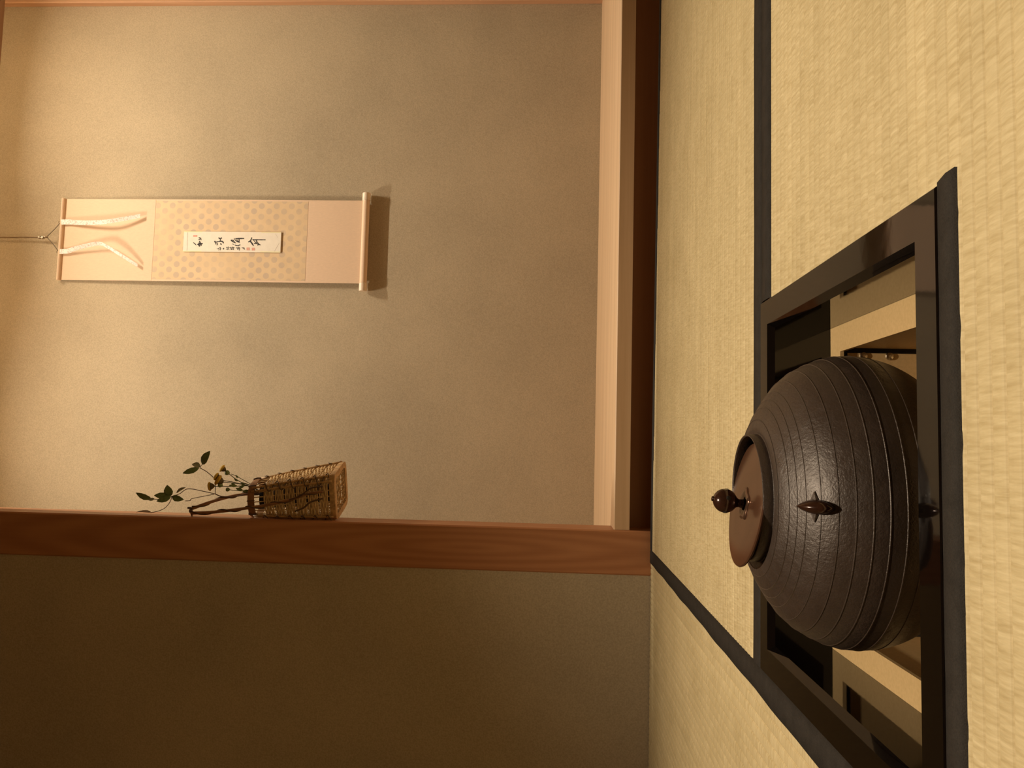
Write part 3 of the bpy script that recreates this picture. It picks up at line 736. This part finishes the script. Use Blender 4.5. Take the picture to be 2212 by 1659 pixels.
leaf(vn, (-.0815, 1.978, 1.1535), (-.0750, 1.973, 1.1735), .0150, 'leaf_pale', (.5, -.8, -.3), .25)
leaf(vn, (-.0838, 1.977, 1.1555), (-.0991, 1.972, 1.1962), .0150, 'leaf_green', (-.3, -.9, .2), .20)
leaf(vn, (-.1500, 1.975, 1.2110), (-.1346, 1.968, 1.1839), .0100, 'leaf_pale', (.3, -.7, .6), .2)
leaf(vn, (-.1585, 1.974, 1.2255), (-.1300, 1.968, 1.2335), .0245, 'leaf_green', (0, -1, .1), .08)
leaf(vn, (-.1590, 1.974, 1.2255), (-.1575, 1.970, 1.2674), .0165, 'leaf_green', (.2, -1, .1), .18)
leaf(vn, (-.1600, 1.974, 1.2245), (-.1724, 1.969, 1.2592), .0155, 'leaf_green', (-.25, -1, .1), .2)
leaf(vn, (-.1600, 1.974, 1.2215), (-.1660, 1.968, 1.1869), .0165, 'leaf_green', (0, -1, .3), .15)
leaf(vn, (-.1670, 1.978, 1.2773), (-.1523, 1.974, 1.3179), .0160, 'leaf_green', (-.2, -1, .2), .18)
leaf(vn, (-.1668, 1.978, 1.2700), (-.1700, 1.974, 1.2840), .0075, 'leaf_pale', (0, -1, .3), .2)
leaf(tl, (-.2030, 1.985, 1.2796), (-.2035, 1.988, 1.3213), .0130, 'leaf_dry', (1, -.35, 0), .1)

def flower(parent, c, d, r, flat=.55):
    """button chrysanthemum: yellow domed disc of petals over a green-brown cup"""
    c, d = Vector(c), Vector(d).normalized(); m = Matrix.Translation(c) @ d.to_track_quat('Z', 'Y').to_matrix().to_4x4()
    cup = MB().lathe([(r*.12, -r*1.15), (r*.45, -r*.95), (r*.72, -r*.55), (r*.86, -r*.1), (r*.7, 0)], seg=14).xform(m).build('calyx', 'calyx', parent, smooth=True)
    rows = []
    for i in range(6):
        a = math.pi/2*i/5; rr = r*1.04*math.cos(a)+.0003
        rows.append([(rr*(1+.07*math.cos(k*math.pi))*math.cos(2*math.pi*k/24), rr*(1+.07*math.cos(k*math.pi))*math.sin(2*math.pi*k/24), r*flat*math.sin(a)) for k in range(24)])
    MB().grid([[(x*.92, y*.92, -r*.18) for x, y, z in rows[0]]]+rows, closed=True).xform(m).build('flower_head', 'petal_yellow', parent, smooth=True)
def bud(parent, c, d, r):
    c, d = Vector(c), Vector(d).normalized(); m = Matrix.Translation(c) @ d.to_track_quat('Z', 'Y').to_matrix().to_4x4()
    MB().lathe([(r*.15, -r*1.1), (r*.8, -r*.6), (r, 0), (r*.85, r*.55), (r*.4, r*.8), (.0003, r*.82)], seg=12).xform(m).build('bud', 'leaf_green', parent, smooth=True)
m1 = thing('chrysanthemum', (-.14, 2.0, .95), 'upper chrysanthemum spray with one yellow bloom and a green bud', 'chrysanthemum', 'yellow chrysanthemum sprays in the basket')
j1 = (-.1190, 1.992, 1.050)
twig(m1, [(-.146, 2.004, .93), (-.1330, 1.998, 1.000), j1], .0013, 'stem_green')
twig(m1, [j1, (-.108, 1.990, 1.068), (-.0965, 1.988, 1.083)], .0010, 'stem_green')
twig(m1, [(-.0965, 1.988, 1.083), (-.0905, 1.987, 1.091), (-.0865, 1.986, 1.0955)], .0009, 'stem_green')
flower(m1, (-.0845, 1.986, 1.0985), (.55, -.35, .8), .0090, .6)
bud(m1, (-.0950, 1.986, 1.0855), (.2, -.6, .8), .0068)
twig(m1, [(-.130, 1.996, 1.012), (-.117, 1.990, 1.035), (-.1040, 1.988, 1.060), (-.0985, 1.988, 1.075)], .0008, 'stem_green')
leaf(m1, (-.107, 1.989, 1.056), (-.1005, 1.984, 1.061), .006, 'leaf_green', (0, -1, .2), .2)
leaf(m1, (-.116, 1.991, 1.058), (-.1080, 1.986, 1.066), .006, 'leaf_green', (0, -1, .2), .2)
m2 = thing('chrysanthemum', (-.15, 2.0, .95), 'lower chrysanthemum spray with three yellow blooms', 'chrysanthemum', 'yellow chrysanthemum sprays in the basket')
j2 = (-.1225, 1.985, 1.050)
twig(m2, [(-.152, 1.998, .93), (-.1385, 1.993, 1.000), (-.1270, 1.987, 1.030), j2], .0014, 'stem_green')
twig(m2, [j2, (-.1185, 1.983, 1.068), (-.1150, 1.981, 1.090), (-.1085, 1.980, 1.101)], .0010, 'stem_green')
twig(m2, [j2, (-.1210, 1.982, 1.070), (-.1185, 1.980, 1.093)], .0010, 'stem_green')
twig(m2, [(-.1270, 1.987, 1.030), (-.1290, 1.983, 1.060), (-.1300, 1.979, 1.085), (-.1305, 1.978, 1.116)], .0011, 'stem_green')
flower(m2, (-.1055, 1.980, 1.1105), (.45, -.25, .85), .0095, .6)
flower(m2, (-.1140, 1.976, 1.1035), (.50, -.45, .75), .0128, .45)
flower(m2, (-.1310, 1.977, 1.1250), (-.15, -.20, .95), .0105, .5)
bud(m2, (-.1270, 1.979, 1.0990), (.1, -.3, .9), .0065)
twig(m2, [(-.1350, 1.990, 1.012), (-.1400, 1.984, 1.045), (-.1385, 1.982, 1.075)], .0009, 'stem_green')
bud(m2, (-.1380, 1.982, 1.0800), (.1, -.3, .9), .0055)
for bs, tp, wd in (((-.1285, 1.983, 1.055), (-.1265, 1.978, 1.076), .007), ((-.127, 1.983, 1.060), (-.1205, 1.978, 1.070), .006), ((-.1275, 1.985, 1.035), (-.1190, 1.980, 1.045), .007),
                   ((-.1395, 1.984, 1.040), (-.1330, 1.979, 1.058), .008), ((-.1395, 1.985, 1.025), (-.1425, 1.979, 1.040), .008), ((-.1275, 1.985, 1.038), (-.1340, 1.979, 1.050), .007), ((-.138, 1.986, 1.022), (-.143, 1.981, 1.008), .007)):
    leaf(m2, bs, tp, wd, 'leaf_green', (0, -1, .2), .2)
